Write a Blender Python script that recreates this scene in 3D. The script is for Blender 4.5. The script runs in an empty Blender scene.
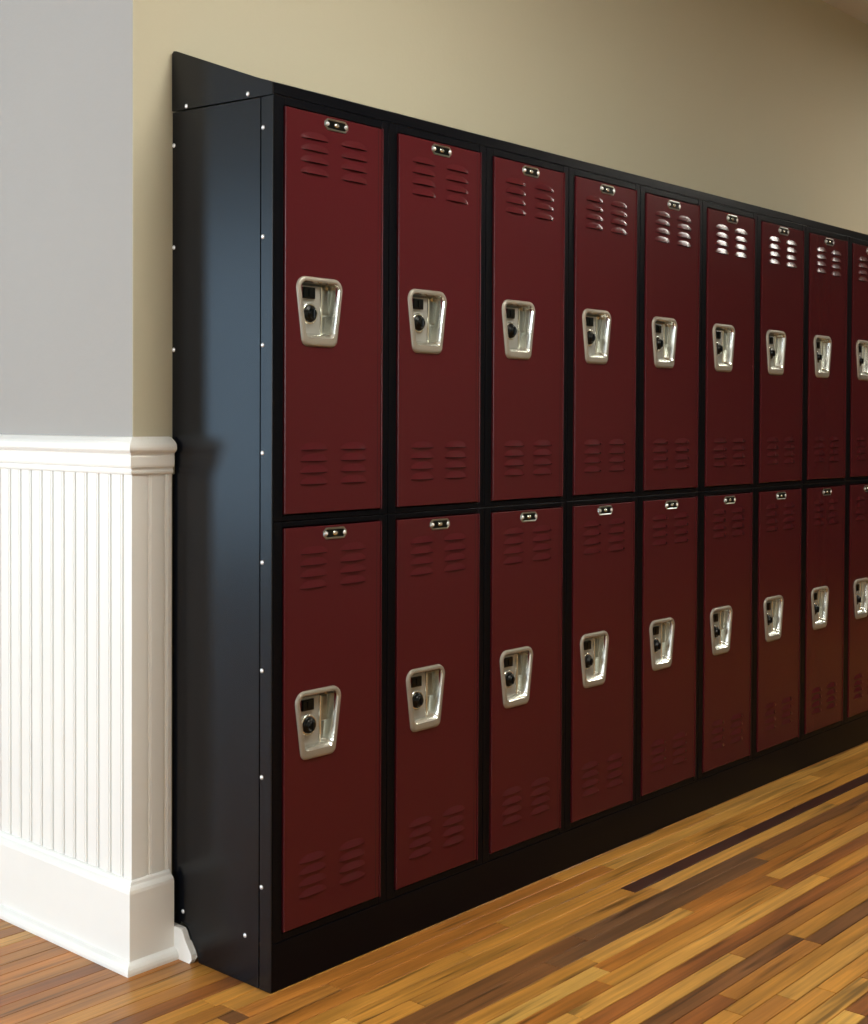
import bpy, math, random
from mathutils import Matrix, Vector
random.seed(7)
C = bpy.context.scene.collection
sc = bpy.context.scene
PI = math.pi

# ------------------------------------------------------------------ sizes (metres)
W = .3048                       # one locker's width
DA, DW = .0266, .2546           # door: left offset, width
ZB, ZN, ZM, ZT = .1063, .8547, .8811, 1.6290
ZTOP, ZHOOD = 1.6680, 1.7780
D = .2938                       # wall plane behind the lockers
XC = -.0948                     # the wall's outside corner
CEIL = 2.550
NCOL = 9

# ------------------------------------------------------------------ helpers
class MB:
    """collects faces for one mesh object"""
    def __init__(s): s.v = []; s.f = []; s.m = []; s.sm = []
    def add(s, vs, fs, mi=0, smooth=False):
        o = len(s.v); s.v += [tuple(v) for v in vs]
        for f in fs: s.f.append([i+o for i in f]); s.m.append(mi); s.sm.append(smooth)
    def box(s, x0, x1, y0, y1, z0, z1, mi=0):
        vs = [(x0,y0,z0),(x1,y0,z0),(x1,y1,z0),(x0,y1,z0),(x0,y0,z1),(x1,y0,z1),(x1,y1,z1),(x0,y1,z1)]
        s.add(vs, [(0,3,2,1),(4,5,6,7),(0,1,5,4),(1,2,6,5),(2,3,7,6),(3,0,4,7)], mi)
    def bbox(s, x0, x1, y0, y1, z0, z1, b, mi=0):
        """box with chamfered edges on its front (-y) face"""
        vs = []
        for (y, i) in ((y1, 0), (y0+b, 0), (y0+b*.3, b*.3), (y0, b)):
            vs += [(x0+i,y,z0+i),(x1-i,y,z0+i),(x1-i,y,z1-i),(x0+i,y,z1-i)]
        fs = [(3,2,1,0)]
        for k in range(3):
            for j in range(4):
                a = k*4+j; b_ = k*4+(j+1)%4
                fs.append((a, b_, b_+4, a+4))
        s.add(vs, fs, mi); s.add(vs[12:], [(0,1,2,3)], mi)
    def prism(s, poly, axis, a, b, mi=0):
        """closed polygon (2D) swept along an axis"""
        n = len(poly)
        def P(u, v, w):
            return (w,u,v) if axis == 'x' else (u,w,v) if axis == 'y' else (u,v,w)
        vs = [P(u,v,a) for u,v in poly] + [P(u,v,b) for u,v in poly]
        fs = [tuple(range(n))[::-1], tuple(range(n, 2*n))]
        fs += [(i,(i+1)%n,(i+1)%n+n,i+n) for i in range(n)]
        s.add(vs, fs, mi)
    def loops(s, L, mi=0, cap0=False, cap1=True, smooth=True):
        n = len(L[0]); vs = [p for l in L for p in l]; fs = []
        for k in range(len(L)-1):
            for j in range(n):
                fs.append((k*n+j, k*n+(j+1)%n, (k+1)*n+(j+1)%n, (k+1)*n+j))
        s.add(vs, fs, mi, smooth)
        if cap0: s.add(L[0], [tuple(range(n))[::-1]], mi)
        if cap1: s.add(L[-1], [tuple(range(n))], mi)
    def build(s, name, mats, parent=None, loc=(0,0,0), fix=True):
        me = bpy.data.meshes.new(name); me.from_pydata(s.v, [], s.f)
        mats = mats if isinstance(mats, (list, tuple)) else [mats]
        for m in mats: me.materials.append(m)
        me.polygons.foreach_set('material_index', s.m)
        me.polygons.foreach_set('use_smooth', s.sm)
        if fix:
            import bmesh
            bm = bmesh.new(); bm.from_mesh(me); bmesh.ops.recalc_face_normals(bm, faces=bm.faces); bm.to_mesh(me); bm.free()
        me.update()
        o = bpy.data.objects.new(name, me); C.objects.link(o); o.location = loc
        if parent: o.parent = parent
        return o

def empty(name, loc=(0,0,0)):
    o = bpy.data.objects.new(name, None); C.objects.link(o); o.location = loc; o.empty_display_size = .1
    return o
def tag(o, label=None, cat=None, group=None, kind=None):
    for k, v in (('label',label),('category',cat),('group',group),('kind',kind)):
        if v: o[k] = v
    return o

# ------------------------------------------------------------------ materials
def mat(name, col, rough=.5, metal=0, spec=.5, bump=None, coat=0, var=None):
    m = bpy.data.materials.new(name); m.use_nodes = True
    nt = m.node_tree; b = nt.nodes['Principled BSDF']
    b.inputs['Base Color'].default_value = (*col, 1); b.inputs['Roughness'].default_value = rough
    b.inputs['Metallic'].default_value = metal; b.inputs['Specular IOR Level'].default_value = spec
    b.inputs['Coat Weight'].default_value = coat
    tc = nt.nodes.new('ShaderNodeTexCoord')
    if bump:
        n = nt.nodes.new('ShaderNodeTexNoise'); n.inputs['Scale'].default_value = bump[0]; n.inputs['Detail'].default_value = 3
        nt.links.new(tc.outputs['Object'], n.inputs['Vector'])
        bp = nt.nodes.new('ShaderNodeBump'); bp.inputs['Strength'].default_value = bump[1]; bp.inputs['Distance'].default_value = .002
        nt.links.new(n.outputs['Fac'], bp.inputs['Height']); nt.links.new(bp.outputs['Normal'], b.inputs['Normal'])
    if var:
        n = nt.nodes.new('ShaderNodeTexNoise'); n.inputs['Scale'].default_value = var[0]; n.inputs['Detail'].default_value = 4
        nt.links.new(tc.outputs['Object'], n.inputs['Vector'])
        r = nt.nodes.new('ShaderNodeMix'); r.data_type = 'RGBA'
        r.inputs[6].default_value = (*[c*(1-var[1]) for c in col], 1); r.inputs[7].default_value = (*[min(1,c*(1+var[1])) for c in col], 1)
        nt.links.new(n.outputs['Fac'], r.inputs[0]); nt.links.new(r.outputs[2], b.inputs['Base Color'])
    return m

M_WALL  = mat('cream_wall_paint', (.53,.495,.365), .75, bump=(90,.15), var=(1.5,.03))
M_DIM   = mat('dimmed_wall_paint', (.13,.105,.085), .8, bump=(90,.15))  # wall colour darkened to paint in the dimness of the hall's far end
M_GREY  = mat('pale_grey_wall_paint', (.355,.342,.325), .8, bump=(90,.15), var=(1.5,.05))
M_CEIL  = mat('ceiling_paint', (.62,.61,.56), .85, bump=(60,.1))
M_WHITE = mat('white_gloss_trim_paint', (.86,.86,.83), .32, bump=(35,.12), var=(6,.03))
M_RED   = mat('dark_red_locker_enamel', (.068,.0078,.0108), .23, spec=.22, bump=(160,.04))
M_BLACK = mat('black_locker_enamel', (.0014,.0018,.0036), .34, spec=.10, bump=(120,.04))
M_SIDE  = mat('black_end_panel_enamel', (.0022,.0028,.0046), .27, spec=.34, bump=(25,.03))
M_VOID  = mat('locker_inside_black', (.004,.003,.003), .8, spec=.1)
M_NICK  = mat('satin_nickel', (.31,.285,.240), .48, metal=.5, bump=(80,.05))
M_CUP   = mat('bright_steel_recess', (.74,.76,.72), .26, metal=1, bump=(50,.06))
M_LIFT  = mat('brushed_dark_steel', (.34,.36,.33), .30, metal=1, bump=(120,.1))
M_FACE  = mat('dull_zinc_lock_face', (.33,.335,.31), .42, metal=.35, bump=(120,.08))
M_DIAL  = mat('black_dial_plastic', (.002,.003,.003), .25, spec=.22)
M_RIVET = mat('zinc_rivet', (.85,.87,.90), .28, metal=.6)
M_LAMP  = bpy.data.materials.new('lamp_diffuser'); M_LAMP.use_nodes = True
_b = M_LAMP.node_tree.nodes['Principled BSDF']
_b.inputs['Base Color'].default_value = (.8,.8,.78,1); _b.inputs['Emission Color'].default_value = (1,.965,.87,1); _b.inputs['Emission Strength'].default_value = 39

def floor_mat():
    m = bpy.data.materials.new('oiled_strip_wood'); m.use_nodes = True; nt = m.node_tree; b = nt.nodes['Principled BSDF']
    N = nt.nodes.new; L = nt.links.new
    at = N('ShaderNodeAttribute'); at.attribute_name = 'tone'
    tc = N('ShaderNodeTexCoord')
    # every board shifts the grain by its own amount (alpha of the tone)
    mu = N('ShaderNodeMath'); mu.operation = 'MULTIPLY'; mu.inputs[1].default_value = 37
    L(at.outputs['Alpha'], mu.inputs[0])
    cb = N('ShaderNodeCombineXYZ'); L(mu.outputs[0], cb.inputs['X']); L(mu.outputs[0], cb.inputs['Z'])
    ad = N('ShaderNodeVectorMath'); ad.operation = 'ADD'; L(tc.outputs['Object'], ad.inputs[0]); L(cb.outputs[0], ad.inputs[1])
    mp = N('ShaderNodeMapping'); mp.inputs['Scale'].default_value = (2.2, 75, 1); L(ad.outputs[0], mp.inputs['Vector'])
    n1 = N('ShaderNodeTexNoise'); n1.inputs['Scale'].default_value = 1.5; n1.inputs['Detail'].default_value = 6; n1.inputs['Distortion'].default_value = .5
    L(mp.outputs[0], n1.inputs['Vector'])
    mp2 = N('ShaderNodeMapping'); mp2.inputs['Scale'].default_value = (3, 22, 1); L(ad.outputs[0], mp2.inputs['Vector'])
    n2 = N('ShaderNodeTexNoise'); n2.inputs['Scale'].default_value = 1; n2.inputs['Detail'].default_value = 3; L(mp2.outputs[0], n2.inputs['Vector'])
    r1 = N('ShaderNodeMapRange'); r1.inputs[1].default_value = .3; r1.inputs[2].default_value = .7; r1.inputs[3].default_value = .72; r1.inputs[4].default_value = 1.22
    L(n1.outputs['Fac'], r1.inputs[0])
    r2 = N('ShaderNodeMapRange'); r2.inputs[1].default_value = .28; r2.inputs[2].default_value = .62; r2.inputs[3].default_value = .66; r2.inputs[4].default_value = 1.12
    L(n2.outputs['Fac'], r2.inputs[0])
    mm = N('ShaderNodeMath'); mm.operation = 'MULTIPLY'; L(r1.outputs[0], mm.inputs[0]); L(r2.outputs[0], mm.inputs[1])
    # dark mineral streaks
    mp3 = N('ShaderNodeMapping'); mp3.inputs['Scale'].default_value = (1.6, 30, 1); L(ad.outputs[0], mp3.inputs['Vector'])
    n3 = N('ShaderNodeTexNoise'); n3.inputs['Scale'].default_value = 1.7; n3.inputs['Detail'].default_value = 2; L(mp3.outputs[0], n3.inputs['Vector'])
    r3 = N('ShaderNodeMapRange'); r3.inputs[1].default_value = .60; r3.inputs[2].default_value = .70; r3.inputs[3].default_value = 1; r3.inputs[4].default_value = .38
    L(n3.outputs['Fac'], r3.inputs[0])
    m3 = N('ShaderNodeMath'); m3.operation = 'MULTIPLY'; L(mm.outputs[0], m3.inputs[0]); L(r3.outputs[0], m3.inputs[1])
    vm = N('ShaderNodeVectorMath'); vm.operation = 'SCALE'; L(at.outputs['Color'], vm.inputs[0]); L(m3.outputs[0], vm.inputs['Scale'])
    L(vm.outputs[0], b.inputs['Base Color'])
    b.inputs['Roughness'].default_value = .36; b.inputs['Specular IOR Level'].default_value = .4
    bp = N('ShaderNodeBump'); bp.inputs['Strength'].default_value = .12; bp.inputs['Distance'].default_value = .001
    L(n1.outputs['Fac'], bp.inputs['Height']); L(bp.outputs[0], b.inputs['Normal'])
    return m
M_FLOOR = floor_mat()
M_GAP = mat('floor_gap_dark', (.035,.016,.006), .8)

# ------------------------------------------------------------------ floor: strip boards running along x
LIGHT=(.54,.275,.058); GOLD=(.45,.205,.036); MID=(.35,.145,.028); ORANGE=(.37,.140,.024); RED=(.26,.090,.021)
BROWN=(.18,.075,.024); GREY=(.150,.070,.027); DARK=(.050,.017,.010); YELL=(.62,.35,.08)
X0F, X1F, Y0F, Y1F = -4.2, 9.0, -3.4, 6.2
PITCH, OFF = .0405, .003
fixed = {   # row: [(end x, tone), ...] as seen in front of the lockers
 -1: [(-.09,MID),(2.2,GOLD)],
  0: [(-.13,GOLD),(-.09,BROWN),(.85,ORANGE),(1.55,GOLD),(3.4,LIGHT)],
  1: [(.10,MID),(1.00,ORANGE),(2.10,LIGHT),(3.4,GOLD)],
  2: [(-.30,GOLD),(.55,ORANGE),(1.30,GOLD),(2.4,GOLD),(3.6,LIGHT)],
  3: [(.38,GOLD),(1.5,GOLD),(2.35,GOLD),(3.4,BROWN)],
  4: [(.02,LIGHT),(.90,GOLD),(2.75,DARK),(3.6,GOLD)],
  5: [(.15,GOLD),(.95,GOLD),(1.86,LIGHT),(2.9,GOLD)],
  6: [(-.1,GOLD),(.60,BROWN),(1.375,GREY),(2.6,BROWN)],
  7: [(.45,BROWN),(1.30,GREY),(2.5,MID)],
  8: [(.52,GOLD),(.885,LIGHT),(2.3,ORANGE)],
  9: [(.5,YELL),(1.2,ORANGE),(2.2,LIGHT)],
 10: [(.45,ORANGE),(1.15,GOLD),(2.3,RED)],
 11: [(.30,LIGHT),(1.285,LIGHT),(2.4,GOLD)],
 12: [(.25,RED),(1.6,RED),(2.4,GOLD)],
 13: [(.735,LIGHT),(1.9,MID)],
 14: [(.3,ORANGE),(.905,BROWN),(2.0,GOLD)],
 15: [(.55,RED),(.9,MID),(2.0,BROWN)],
 16: [(.5,GOLD),(1.7,GOLD)],
 17: [(.62,MID),(1.8,LIGHT)],
 18: [(.7,GOLD),(1.8,GOLD)],
 19: [(.8,LIGHT),(1.8,MID)],
 20: [(.40,GOLD),(.645,YELL),(1.8,RED)],
 21: [(.5,LIGHT),(1.8,BROWN)],
}
pal_l = [LIGHT]*3+[GOLD]*5+[MID]*3+[ORANGE]*3+[RED]
pal = [LIGHT]*4+[GOLD]*7+[MID]*3+[ORANGE]*3+[RED]*1+[BROWN]*1
fb = MB(); tones = []
k = int((-Y1F)/PITCH)-1
while True:
    ya = -(OFF+PITCH*k); yb = ya-PITCH; r = k; k += 1
    if ya > Y1F: continue
    if yb < Y0F: break
    x = X0F; rr = random.Random(r*13+5)
    segs = []
    if r in fixed:
        f0 = fixed[r]; xs = f0[0][0]-rr.uniform(.5,1.0)
        while x < xs-.3: e = min(xs, x+rr.uniform(.5,1.4)); segs.append((x,e,rr.choice(pal))); x = e
        for e, t in f0: segs.append((x,e,t)); x = e
    else: x = X0F
    while x < X1F-.01:
        e = min(X1F, x+rr.uniform(.8,2.4)); t = rr.choice(pal if r > 0 else pal_l); segs.append((x,e,t)); x = e
    for (a,b,t) in segs:
        if b-a < .01: continue
        g = .0008; gx = .0008
        j = rr.uniform(.9,1.1); seed = rr.random(); h = rr.uniform(-.0002,.0002)
        x0,x1,y0,y1 = a+gx,b-gx,yb+g,ya-g
        c = .0007
        vs = [(x0,y0,-.003),(x1,y0,-.003),(x1,y1,-.003),(x0,y1,-.003),(x0,y0,h-c),(x1,y0,h-c),(x1,y1,h-c),(x0,y1,h-c),(x0+c,y0+c,h),(x1-c,y0+c,h),(x1-c,y1-c,h),(x0+c,y1-c,h)]
        fb.add(vs, [(8,9,10,11),(0,1,5,4),(1,2,6,5),(2,3,7,6),(3,0,4,7),(4,5,9,8),(5,6,10,9),(6,7,11,10),(7,4,8,11)])
        tones += [(t[0]*j,t[1]*j,t[2]*j,seed)]*(9)
fb.box(X0F,X1F,Y0F,Y1F,-.08,-.003,1); tones += [(.03,.015,.006,0)]*6
floor = fb.build('floor', [M_FLOOR, M_GAP], fix=False)
att = floor.data.attributes.new('tone','FLOAT_COLOR','CORNER')
buf = []
for p, t in zip(floor.data.polygons, tones):
    for _ in range(p.loop_total): buf += t
att.data.foreach_set('color', buf)
tag(floor, kind='structure')

# ------------------------------------------------------------------ walls and ceiling
def S(o): return tag(o, kind='structure')
mb = MB(); mb.box(XC, X1F, D, D+.12, 0, CEIL); S(mb.build('wall_back', M_WALL))
mb = MB(); mb.box(XC, XC+.12, D+.12, Y1F, 0, CEIL); mb.box(XC-.0004, XC, D+.0015, Y1F, 0, CEIL); S(mb.build('wall_left', M_GREY))
mb = MB(); mb.box(X0F-.2, X1F+.1, Y0F-.2, Y1F+.1, CEIL, CEIL+.1); S(mb.build('ceiling', M_CEIL))
mb = MB(); mb.box(X1F, X1F+.1, Y0F, D, 0, CEIL); S(mb.build('wall_right', M_DIM))
mb = MB(); mb.box(X0F, XC, Y1F, Y1F+.1, 0, CEIL); S(mb.build('wall_far', M_WALL))

def wall_with_holes(name, axis, pos, th, a0, a1, holes, m):
    """wall lying along `axis`, holes = (a,b,z0,z1)"""
    w = MB(); cur = a0
    def bx(u0,u1,z0,z1):
        if u1-u0 < 1e-4 or z1-z0 < 1e-4: return
        if axis == 'x': w.box(u0,u1,pos-th,pos,z0,z1)
        else: w.box(pos-th,pos,u0,u1,z0,z1)
    for (h0,h1,z0,z1) in sorted(holes):
        bx(cur,h0,0,CEIL); bx(h0,h1,0,z0); bx(h0,h1,z1,CEIL); cur = h1
    bx(cur,a1,0,CEIL)
    return S(w.build(name, m))
WIN_W = [(-.9,.5,.75,2.25),(1.0,2.4,.75,2.25),(4.0,6.0,.15,2.42)]
WIN_FILL = [(-3.4,-1.9,.8,2.1)]      # unseen window added as fill for the wall strip by the lockers
wall_with_holes('wall_west', 'y', X0F, .15, Y0F, Y1F, WIN_W, M_WALL)
wall_with_holes('wall_front', 'x', Y0F, .15, X0F, X1F, WIN_FILL, M_WALL)

M_GLASS = bpy.data.materials.new('window_glass'); M_GLASS.use_nodes = True
nt = M_GLASS.node_tree; nt.nodes.clear()
o_ = nt.nodes.new('ShaderNodeOutputMaterial'); mx = nt.nodes.new('ShaderNodeMixShader'); tr = nt.nodes.new('ShaderNodeBsdfTransparent'); gl = nt.nodes.new('ShaderNodeBsdfGlossy')
mx.inputs[0].default_value = .06; gl.inputs['Roughness'].default_value = .05
nt.links.new(tr.outputs[0], mx.inputs[1]); nt.links.new(gl.outputs[0], mx.inputs[2]); nt.links.new(mx.outputs[0], o_.inputs[0])
n = 0
def area(name, loc, rot, sx, sy, power, col, spread=PI):
    l = bpy.data.lights.new(name, 'AREA'); l.shape = 'RECTANGLE'; l.size = sx; l.size_y = sy; l.energy = power; l.color = col; l.spread = spread
    o = bpy.data.objects.new(name, l); C.objects.link(o); o.location = loc; o.rotation_euler = rot
    return o
P_WEST_FILL = [116, 116, 84, 30]  # west windows, then the added front fill
for axis, pos, hs in (('y', X0F, WIN_W), ('x', Y0F, WIN_FILL)):
    for (a,b,z0,z1) in hs:
        n += 1; w = MB(); t = .05; zm = (z0+z1)/2
        def fr(u0,u1,za,zb,d0=-.09,d1=-.04,mi=0):
            if axis == 'y': w.box(pos+d0,pos+d1,u0,u1,za,zb,mi)
            else: w.box(u0,u1,pos+d0,pos+d1,za,zb,mi)
        fr(a,a+t,z0,z1); fr(b-t,b,z0,z1); fr(a+t,b-t,z0,z0+t); fr(a+t,b-t,z1-t,z1); fr(a+t,b-t,zm-.02,zm+.02)
        fr(a+t,b-t,z0+t,zm-.02,-.067,-.063,1); fr(a+t,b-t,zm+.02,z1-t,-.067,-.063,1)
        S(w.build('window_%d' % n, [M_WHITE, M_GLASS]))  # the last one is the added fill window in the front wall
        c = ((a+b)/2, (z0+z1)/2)
        if axis == 'x': area('daylight_and_fill', (c[0], pos-.16, c[1]), (PI/2,0,0), b-a, z1-z0, P_WEST_FILL[n-1], (1,.96,.88)); continue  # fill light behind the added front window
        area('daylight_and_fill', (pos-.16, c[0], c[1]), (0,-PI/2,0), z1-z0, b-a, P_WEST_FILL[n-1], (.86,.94,1.0) if n < 3 else (.48,.74,1.0))

# ------------------------------------------------------------------ wainscot, chair rail, baseboard round the outside corner
XE = -.010                                   # the trim stops against the locker's end panel
ZR0, ZR1, ZBB = .949, 1.0215, .170
TB = .009                                    # beadboard thickness
YL = 3.2
# beadboard: flat boards between small v-grooves with a bead
def bead_profile(length, pitch=.0400, first=.02, start=0, gd=.0080):
    """(along, out) outline of the face of beadboard"""
    pts = [(start,TB)]; u = first
    while u < length-.012:
        pts += [(u-.0048,TB),(u-.0042,TB-gd),(u+.0014,TB-gd),(u+.0022,TB-.0010),(u+.0050,TB-.0002),(u+.0062,TB-.0020),(u+.0070,TB)]
        u += pitch
    pts.append((length,TB))
    return pts
mb = MB()
pr = bead_profile(XE-(XC-TB), .040, .0385, gd=.0028)
poly = [(XC-TB+u, D-o) for u,o in pr] + [(XE,D),(XC-TB,D)]
mb.prism(poly, 'z', ZBB-.01, ZR0+.004)
pr = bead_profile(YL, .0400, .030, start=TB)
poly = [(XC-o, D-TB+u) for u,o in pr] + [(XC-.0005, D-TB+YL),(XC-.0005, D)]
mb.prism(poly, 'z', ZBB-.01, ZR0+.004)
S(mb.build('trim_1', M_WHITE))

def sweep_corner(profile, name, cut=0.0, xend=XE):
    """profile (out, z) swept from the lockers round the mitred corner and down the left wall"""
    L = []
    L.append([(xend, D-o, z) for o,z in profile])
    L.append([(XC-o, D-o, z) for o,z in profile])
    L.append([(XC-o, D+YL, z) for o,z in profile])
    m = MB(); n_ = len(profile)
    vs = [p for l in L for p in l]; fs = []
    for k_ in range(2):
        for j in range(n_-1): fs.append((k_*n_+j, k_*n_+j+1, (k_+1)*n_+j+1, (k_+1)*n_+j))
    fs.append(tuple(range(n_))); fs.append(tuple(range(2*n_,3*n_))[::-1])
    m.add(vs, fs)
    return m
rail = [(.0006,ZR0),(.012,ZR0),(.014,ZR0+.002),(.0145,ZR0+.006),(.0125,ZR0+.009),(.0125,ZR0+.012),(.017,ZR0+.014),(.018,ZR0+.018),(.018,ZR0+.034),(.0165,ZR0+.037),
        (.0175,ZR0+.040),(.0225,ZR0+.043),(.0255,ZR0+.047),(.0260,ZR0+.052),(.0245,ZR0+.058),(.020,ZR0+.063),(.013,ZR0+.0675),(.008,ZR0+.071),(.0006,ZR1)]
S(sweep_corner(rail, 'trim_2').build('trim_2', M_WHITE))
base = [(.0006,.0),(.040,.0),(.0405,.006),(.039,.012),(.035,.017),(.029,.020),(.026,.022),(.026,.150),(.0245,.156),(.021,.160),(.017,.163),(.0145,.168),(.011,.1705),(.0006,.1705)]
bm_ = sweep_corner(base, 'baseboard', xend=-.016)
# the broken, paint-flaked end of the baseboard that pokes through the notch of the end panel
bm_.prism([(.0,.0),(.072,.0),(.078,.008),(.077,.018),(.070,.028),(.060,.040),(.052,.055),(.046,.062),(.0,.062)], 'x', -.016, -.0045)
bm_.v = [(x, D-.002-y if i >= len(bm_.v)-18 else y, z) for i,(x,y,z) in enumerate(bm_.v)]
n0 = len(bm_.v)
bm_.prism([(.050,.004),(.074,.004),(.0795,.012),(.074,.024),(.060,.040),(.054,.030)], 'x', -.0045, -.0025)
bm_.v = [(x, D-.002-y if i >= n0 else y, z) for i,(x,y,z) in enumerate(bm_.v)]
S(bm_.build('baseboard_left', M_WHITE))

# ------------------------------------------------------------------ lockers
LV_Z = [.050,.0715,.093,.1145]
LV_X = [(.037,.109),(.142,.214)]
YF = -.0035                                    # door face, proud of the frame (frame face y = 0)
def rtrap(hwt, hwb, top, bot, rt, rb, y, cx=0, n_=7):
    """rounded trapezoid loop in the door plane"""
    cs = [(-hwt+rt, top-rt, rt, PI, PI/2), (hwt-rt, top-rt, rt, PI/2, 0), (hwb-rb, bot+rb, rb, 0, -PI/2), (-hwb+rb, bot+rb, rb, -PI/2, -PI)]
    out = []
    for (x,z,r,a0,a1) in cs:
        for i in range(n_):
            a = a0+(a1-a0)*i/(n_-1); out.append((cx+x+r*math.cos(a), y, z+r*math.sin(a)))
    return out

def make_locker(h, z0, z1, zd, label, tier):
    """z0..z1 the box, zd the door's bottom edge, h the door's height (all from the floor)"""
    root = empty('locker', (0,0,z0))
    g = .0004
    # --- frame
    f = MB(); t = .020
    dz0, dz1 = zd-z0, zd-z0+h; H = z1-z0
    e = .0022                                    # gap round the door
    f.bbox(g, DA-e, 0, t, 0+g, H-g, .0016); f.bbox(DA+DW+e, W-g, 0, t, 0+g, H-g, .0016)
    f.bbox(DA-e, DA+DW+e, .0006, t, g, dz0-e, .0016); f.bbox(DA-e, DA+DW+e, .0006, t, dz1+e, H-g, .0016)
    # thin hinge-side lip beside the door
    f.bbox(DA+DW+.0004, DA+DW+.0028, -.0052, .004, dz0-.001, dz1+.001, .0007, 1)
    f.build('frame', [M_BLACK, M_RED], root)
    b = MB(); yb = D-.006
    b.box(g, .0015, t, yb, g, H-g); b.box(W-.0015, W-g, t, yb, g, H-g); b.box(.0015, W-.0015, yb-.001, yb, g, H-g)
    b.box(.0015, W-.0015, t, yb-.001, g, .0015); b.box(.0015, W-.0015, t, yb-.001, H-.0015, H-g)
    b.build('body', M_VOID, root)
    # --- door: a folded pan with the hole for the lock recess
    d = MB()
    cx, cz = .0848, .3765                        # centre of the lock plate, from the door's corner
    hx0, hx1, hz0, hz1 = cx-.043, cx+.043, cz-.050, cz+.054
    bv = .0014
    def Q(x0,x1,za,zb): d.add([(x0,YF,za),(x1,YF,za),(x1,YF,zb),(x0,YF,zb)], [(0,1,2,3)])
    Q(bv, hx0, bv, h-bv); Q(hx1, DW-bv, bv, h-bv); Q(hx0, hx1, bv, hz0); Q(hx0, hx1, hz1, h-bv)
    def rim(i, y): return [(i,y,i),(DW-i,y,i),(DW-i,y,h-i),(i,y,h-i)]
    d.loops([rim(bv,YF), rim(bv*.3,YF+bv*.3), rim(0,YF+bv), rim(0,.014)], cap1=False, smooth=False)
    d.add([(DW-.0108,YF-.0001,.003),(DW-.0098,YF-.0001,.003),(DW-.0098,YF-.0001,h-.003),(DW-.0108,YF-.0001,h-.003)], [(0,1,2,3)], 1)   # folded seam by the hinge
    # pressed louvres: a scoop that stands proud and opens downwards
    nu, nv = 13, 6; lh = .0135; dep = .0037
    for zlist in ([h-z for z in LV_Z], [z+.004 for z in LV_Z]):
        for (xa, xb) in LV_X:
            for zl in zlist:
                vs = []; fs = []
                for i in range(nu):
                    u = i/(nu-1); s_ = 1-abs(2*u-1)**3.2
                    for j in range(nv):
                        v = j/(nv-1)                 # 0 at the top, 1 at the open lower lip
                        zz = zl+lh*(1-v)*(.35+.65*s_)
                        vs.append((xa+(xb-xa)*u, YF-.00015-dep*s_*(v**1.15), zz))
                for i in range(nu-1):
                    for j in range(nv-1):
                        a = i*nv+j; fs.append((a, a+1, a+nv+1, a+nv))
                d.add(vs, fs, 0, True)
                # folded lip turned back below, and the dark slot behind it
                lip = [vs[i*nv+nv-1] for i in range(nu)]
                inn = [(x, YF-.0002+(y-YF)*.15, z-.0004) for x,y,z in lip]
                d.add(lip+inn, [(i, i+1, nu+i+1, nu+i) for i in range(nu-1)], 0)
                d.add([(xa+.003,YF-.0002,zl-.0012),(xb-.003,YF-.0002,zl-.0012),(xb-.001,YF-.0002,zl),(xa+.001,YF-.0002,zl)], [(0,1,2,3)], 1)
    door = d.build('door', [M_RED, M_VOID], root, (DA, 0, dz0), fix=False)
    # --- number plate with two rivets
    p = MB(); pc = DW/2+.001; pz = h-.0150
    def plate(hw, hh, c, y):
        return [(pc-hw,y,pz-hh+c),(pc-hw+c,y,pz-hh),(pc+hw-c,y,pz-hh),(pc+hw,y,pz-hh+c),(pc+hw,y,pz+hh-c),(pc+hw-c,y,pz+hh),(pc-hw+c,y,pz+hh),(pc-hw,y,pz+hh-c)]
    p.loops([plate(.0310,.0112,.007,YF-.0001), plate(.0305,.0107,.007,YF-.0016), plate(.0285,.0092,.006,YF-.0018), plate(.0268,.0080,.004,YF-.0010)], smooth=False)
    p.loops([plate(.0235,.0074,.002,YF-.0011), plate(.0232,.0072,.002,YF-.0016)], mi=1, smooth=False)
    for sx in (-1,1):
        L = [[(pc+sx*.0240+r*math.cos(a*PI/5), y, pz+r*math.sin(a*PI/5)) for a in range(10)] for r,y in ((.0042,YF-.0011),(.0036,YF-.0032),(.0018,YF-.0042))]
        p.loops(L, mi=2)
    L = [[(pc+r*1.6*math.cos(a*PI/6), y, pz+r*math.sin(a*PI/6)) for a in range(12)] for r,y in ((.0042,YF-.0016),(.0038,YF-.0026),(.002,YF-.003))]
    p.loops(L, mi=3)
    tag(p.build('number_plate', [M_LIFT, M_DIAL, M_RIVET, M_CUP], door), 'small black and nickel number plate')
    # --- lock plate: nickel surround, then the steel cup
    c = MB()
    def R(d0, y, lift=0, rt=.022, rb=.015): return [(x+cx, y, z+cz) for x,_,z in rtrap(.0592-d0, .0460-d0, .0650-d0, -.0650+d0+lift, max(rt-d0,.006), max(rb-d0*.6,.006), 0)]
    c.loops([R(0,YF-.0001), R(.0006,YF-.0030), R(.0030,YF-.0050), R(.0070,YF-.0054), R(.0090,YF-.0044,.007)], cap1=False, mi=0)
    c.loops([R(.0090,YF-.0044,.007), R(.0104,YF-.0010,.0095), R(.0120,YF+.0060,.0120), R(.0140,YF+.0200,.0130), R(.0165,YF+.0235,.0135), R(.022,YF+.0240,.0145)], cap1=True, mi=1)
    cup = c.build('handle_plate', [M_NICK, M_CUP], door, fix=False)
    tag(cup, 'nickel recessed handle plate')
    # raised lock face on the left of the cup, its black hasp slot, and the finger lift on the right
    l = MB()
    l.bbox(cx-.038, cx+.0130, .0065, .0195, cz-.0450, cz+.0500, .003, 0)
    l.build('lock_face', M_FACE, door)
    l = MB(); l.bbox(cx-.0340, cx-.0050, .0005, .0066, cz+.0250, cz+.0460, .0020, 0)
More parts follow.
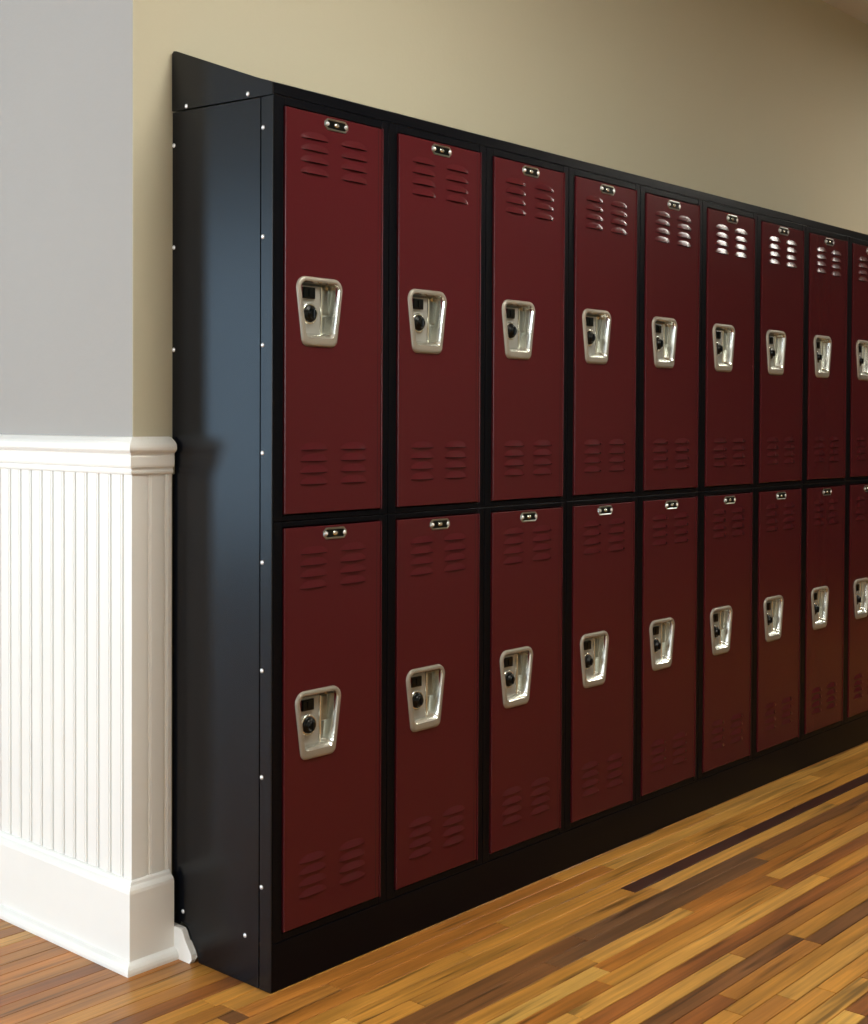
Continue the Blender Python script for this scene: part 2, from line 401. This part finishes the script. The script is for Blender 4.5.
    l.box(cx-.0225, cx-.0165, -.0012, .0006, cz+.0290, cz+.0420, 0)
    tag(l.build('hasp', M_DIAL, door), 'black hasp at the top of the recess')
    l = MB(); dx, dz = cx-.0165, cz-.0030
    def circ(r, y, n_=28, x=dx, z=dz): return [(x+r*math.cos(a*2*PI/n_), y, z+r*math.sin(a*2*PI/n_)) for a in range(n_)]
    l.loops([circ(.0205,.0066), circ(.0200,.0040), circ(.0180,.0028), circ(.0165,.0034)], mi=1)
    l.loops([circ(.0162,.0033), circ(.0155,.0010), circ(.0120,.0000), circ(.0095,-.0008), circ(.0090,-.0060), circ(.0075,-.0075)], mi=0)
    l.bbox(dx-.0018, dx+.0018, -.0105, -.0070, dz-.0085, dz+.0085, .001, 0)
    tag(l.build('lock_dial', [M_DIAL, M_CUP], door), 'black turning dial in a bright ring')
    l = MB()
    l.bbox(cx+.0120, cx+.0175, .0040, .0195, cz-.0450, cz+.0490, .0026)
    l.bbox(cx+.0225, cx+.0400, .0105, .0195, cz-.0020, cz+.0460, .0030, 1)
    l.bbox(cx+.0225, cx+.0370, .0165, .0195, cz-.0420, cz-.0050, .0020, 1)
    l.build('latch', [M_CUP, M_LIFT], door)
    return root

def copy_tree(o, parent=None):
    c = o.copy(); C.objects.link(c)
    if parent: c.parent = parent
    for ch in [x for x in list(bpy.data.objects) if x.parent == o]: copy_tree(ch, c)
    return c

Z_SPLIT = (ZN+ZM)/2; Z_BASE = .090; Z_CAP = 1.6475
lo = make_locker(ZN-ZB, Z_BASE, Z_SPLIT, ZB, '', 0)
up = make_locker(ZT-ZM, Z_SPLIT, Z_CAP, ZM, '', 1)
ordn = ['first','second','third','fourth','fifth','sixth','seventh','eighth','ninth']
where = [' right beside the black end panel','','',' ',' ','','',' next to the last one in view',' cut off by the right edge']
extra_up = {4:'with softly glinting top vents,',5:'with brightest white glints on top vents,',6:'with bright glints on its top vents,'}
for i in range(NCOL):
    for src, tier in ((up,'upper'),(lo,'lower')):
        o = src if i == 0 else copy_tree(src)
        o.location.x = i*W
        if i == 0: lab = '%s dark red locker right beside the black side panel, first column from the left'
        elif i == 8: lab = '%s dark red locker cut off by the right edge of the view, ninth column'
        elif tier == 'upper' and i in extra_up: lab = '%s dark red locker '+extra_up[i]+' '+ordn[i]+' column from the left'
        else: lab = '%s dark red locker in the '+ordn[i]+' column from the left end'
        tag(o, lab % tier, 'locker', 'dark red lockers in two tiers')
XB = NCOL*W

# --- base plinth
root = empty('plinth')
mb = MB(); mb.bbox(0, XB, 0, .020, .0008, Z_BASE-.0004, .0012)
mb.build('front_board', M_BLACK, root)
tag(root, 'long black plinth along the floor beneath the lower lockers', 'plinth')
mb = MB(); mb.box(.001, XB-.001, .200, .212, .0008, Z_BASE-.0004)
for i in range(1, NCOL+1): mb.box(i*W-.004 if i<NCOL else XB-.006, i*W if i<NCOL else XB-.002, .020, .200, .0008, Z_BASE-.0004)
mb.build('rear_support', M_BLACK, root)

# --- sloping hood
root = empty('sloping_hood', (0,0,Z_CAP))
tag(root, 'long black sloping metal hood over the upper lockers, meeting the wall', 'locker hood')
HZ = ZTOP-Z_CAP; HA = ZHOOD-Z_CAP
mb = MB()
mb.prism([(0,.0003),(0,HZ),(D-.001,HA-.011),(D-.001,HA-.0125),(.0015,HZ-.0015),(.0015,.0003)], 'x', 0, XB)
mb.build('top_sheet', M_BLACK, root)
mb = MB()
capp = [(.0,-.002),(.0,HZ-.0002),(.030,HZ+.010),(D-.014,HA-.0055),(D-.006,HA-.0045),(D-.0015,HA-.009),(D-.0015,.010)]
mb.prism(capp, 'x', -.0042, -.0004)
mb.build('end_cap', M_SIDE, root)
def rivet(y, z, parent, r=.0044, x=-.0030, z0=0):
    m = MB(); L = [[(x-h, y+rr_*math.cos(a*PI/6), z-z0+rr_*math.sin(a*PI/6)) for a in range(12)] for rr_,h in ((r,0),(r*.92,.0010),(r*.6,.0020),(r*.2,.0024))]
    m.loops(L); return m.build('rivet', M_RIVET, parent)
rivet(.2477,1.6610,root,z0=Z_CAP,x=-.0042); rivet(.067,1.6560,root,z0=Z_CAP,x=-.0042)
mb = MB(); mb.prism([(.0,-.002),(.0,HZ-.0002),(D-.0015,HA-.013),(D-.0015,.010)], 'x', XB+.0004, XB+.003); mb.build('end_cap', M_SIDE, root)

# --- finished end panels
def end_panel(x, s, label, rivs):
    root = empty('end_panel', (x,0,0)); tag(root, label, 'end panel', 'locker end panels' if False else None)
    ztp = Z_CAP-.003
    notch = [(.034,.0010),(.2090,.0010),(.2110,.018),(.2180,.028),(.2300,.040),(.2400,.055),(.2480,.066),(.2640,.069),(.2680,.062),(D-.0015,.062),(D-.0015,ZR0-.002),(D-.012,ZR0-.001),(D-.012,ZR1-.022),(D-.0015,ZR1-.012),(D-.0015,ztp+.010),(.034,ztp)]
    m = MB(); m.prism(notch, 'x', min(-s*.0004,-s*.0026), max(-s*.0004,-s*.0026)); m.build('side_sheet', M_SIDE, root)
    # the strip at the front, folded round the corner with a soft radius
    r = .004; pts = [(-s*.0004,.0318),(-s*.0018,.0318),(-s*.0022,.0312)]
    for k_ in range(6):
        a = k_/5*PI/2; pts.append((-s*(.0022-r*(1-math.cos(a))) , r-r*math.sin(a)))
    pts = [(-s*.0004,.0318),(-s*.0018,.0318),(-s*.0024,.0310),(-s*.0024,.0016),(-s*.0018,.0006),(-s*.0004,.0)]
    m = MB(); m.prism(pts, 'z', .0010, ztp); m.build('corner_strip', M_SIDE, root)
    for (y,z) in rivs: rivet(y, z, root, x=-s*.0025 if s > 0 else .0)
    return root
fr_r = [(.0262,z) for z in (1.589,1.390,1.192,.994,.7924,.593,.3956,.1916)]
bk_r = [(.2880,z) for z in (1.5905,1.3916,1.1914)]
end_panel(0, 1, 'tall black riveted side panel at the near end of the lockers', fr_r+bk_r+[(.0719,.0903),(.2571,.0897)])
mb = MB(); mb.box(XB+.0004, XB+.0025, 0, D-.0015, .001, Z_CAP-.003)
bpy_end = mb.build('end_panel', M_SIDE); tag(bpy_end, 'black side panel closing the far right end of the locker row', 'end panel')

# ------------------------------------------------------------------ lamp on the ceiling farther along the hall
for LX, LY, lab in ((.32,-1.15,'white square ceiling light above the hall near the camera'), (4.15,-1.15,'white square ceiling light farther down the hall')):
    root = empty('ceiling_light', (LX,LY,CEIL)); tag(root, lab, 'ceiling light')
    a = .33; mb = MB()
    mb.box(-a,a,-a,-a+.03,-.035,0); mb.box(-a,a,a-.03,a,-.035,0); mb.box(-a,-a+.03,-a+.03,a-.03,-.035,0); mb.box(a-.03,a,-a+.03,a-.03,-.035,0)
    mb.box(-a+.03,a-.03,-a+.03,a-.03,-.004,0)
    mb.build('frame', M_WHITE, root)
    mb = MB(); mb.box(-.299,.299,-.299,.299,-.0240,-.0180); mb.build('diffuser', M_LAMP, root)

# ------------------------------------------------------------------ world, camera
w = bpy.data.worlds.new('world'); sc.world = w; w.use_nodes = True
bg = w.node_tree.nodes['Background']; bg.inputs[0].default_value = (.75,.85,1,1); bg.inputs[1].default_value = .6

cx_, cy_, cz_, yaw, pit, roll, fpx, pcy = -1.63607, -1.83256, 1.05449, .84861, -.01928, .00476, 1337.595, 446.681
Rv = Vector((math.cos(yaw), -math.sin(yaw), 0)); Fh = Vector((math.sin(yaw), math.cos(yaw), 0)); Zv = Vector((0,0,1))
F = math.cos(pit)*Fh+math.sin(pit)*Zv; U = -math.sin(pit)*Fh+math.cos(pit)*Zv
R3 = math.cos(roll)*Rv+math.sin(roll)*U; U3 = -math.sin(roll)*Rv+math.cos(roll)*U
cam = bpy.data.cameras.new('camera'); co = bpy.data.objects.new('camera', cam); C.objects.link(co)
M = Matrix((( R3.x, U3.x, -F.x, cx_), (R3.y, U3.y, -F.y, cy_), (R3.z, U3.z, -F.z, cz_), (0,0,0,1)))
co.matrix_world = M
cam.sensor_fit = 'HORIZONTAL'; cam.sensor_width = 36; cam.lens = fpx/868*36; cam.shift_y = (pcy-512)/868; cam.clip_start = .05
sc.camera = co
sc.view_settings.view_transform = 'Standard'; sc.view_settings.look = 'None'; sc.view_settings.gamma = 1; sc.view_settings.exposure = 0
sc.view_settings.use_curve_mapping = False
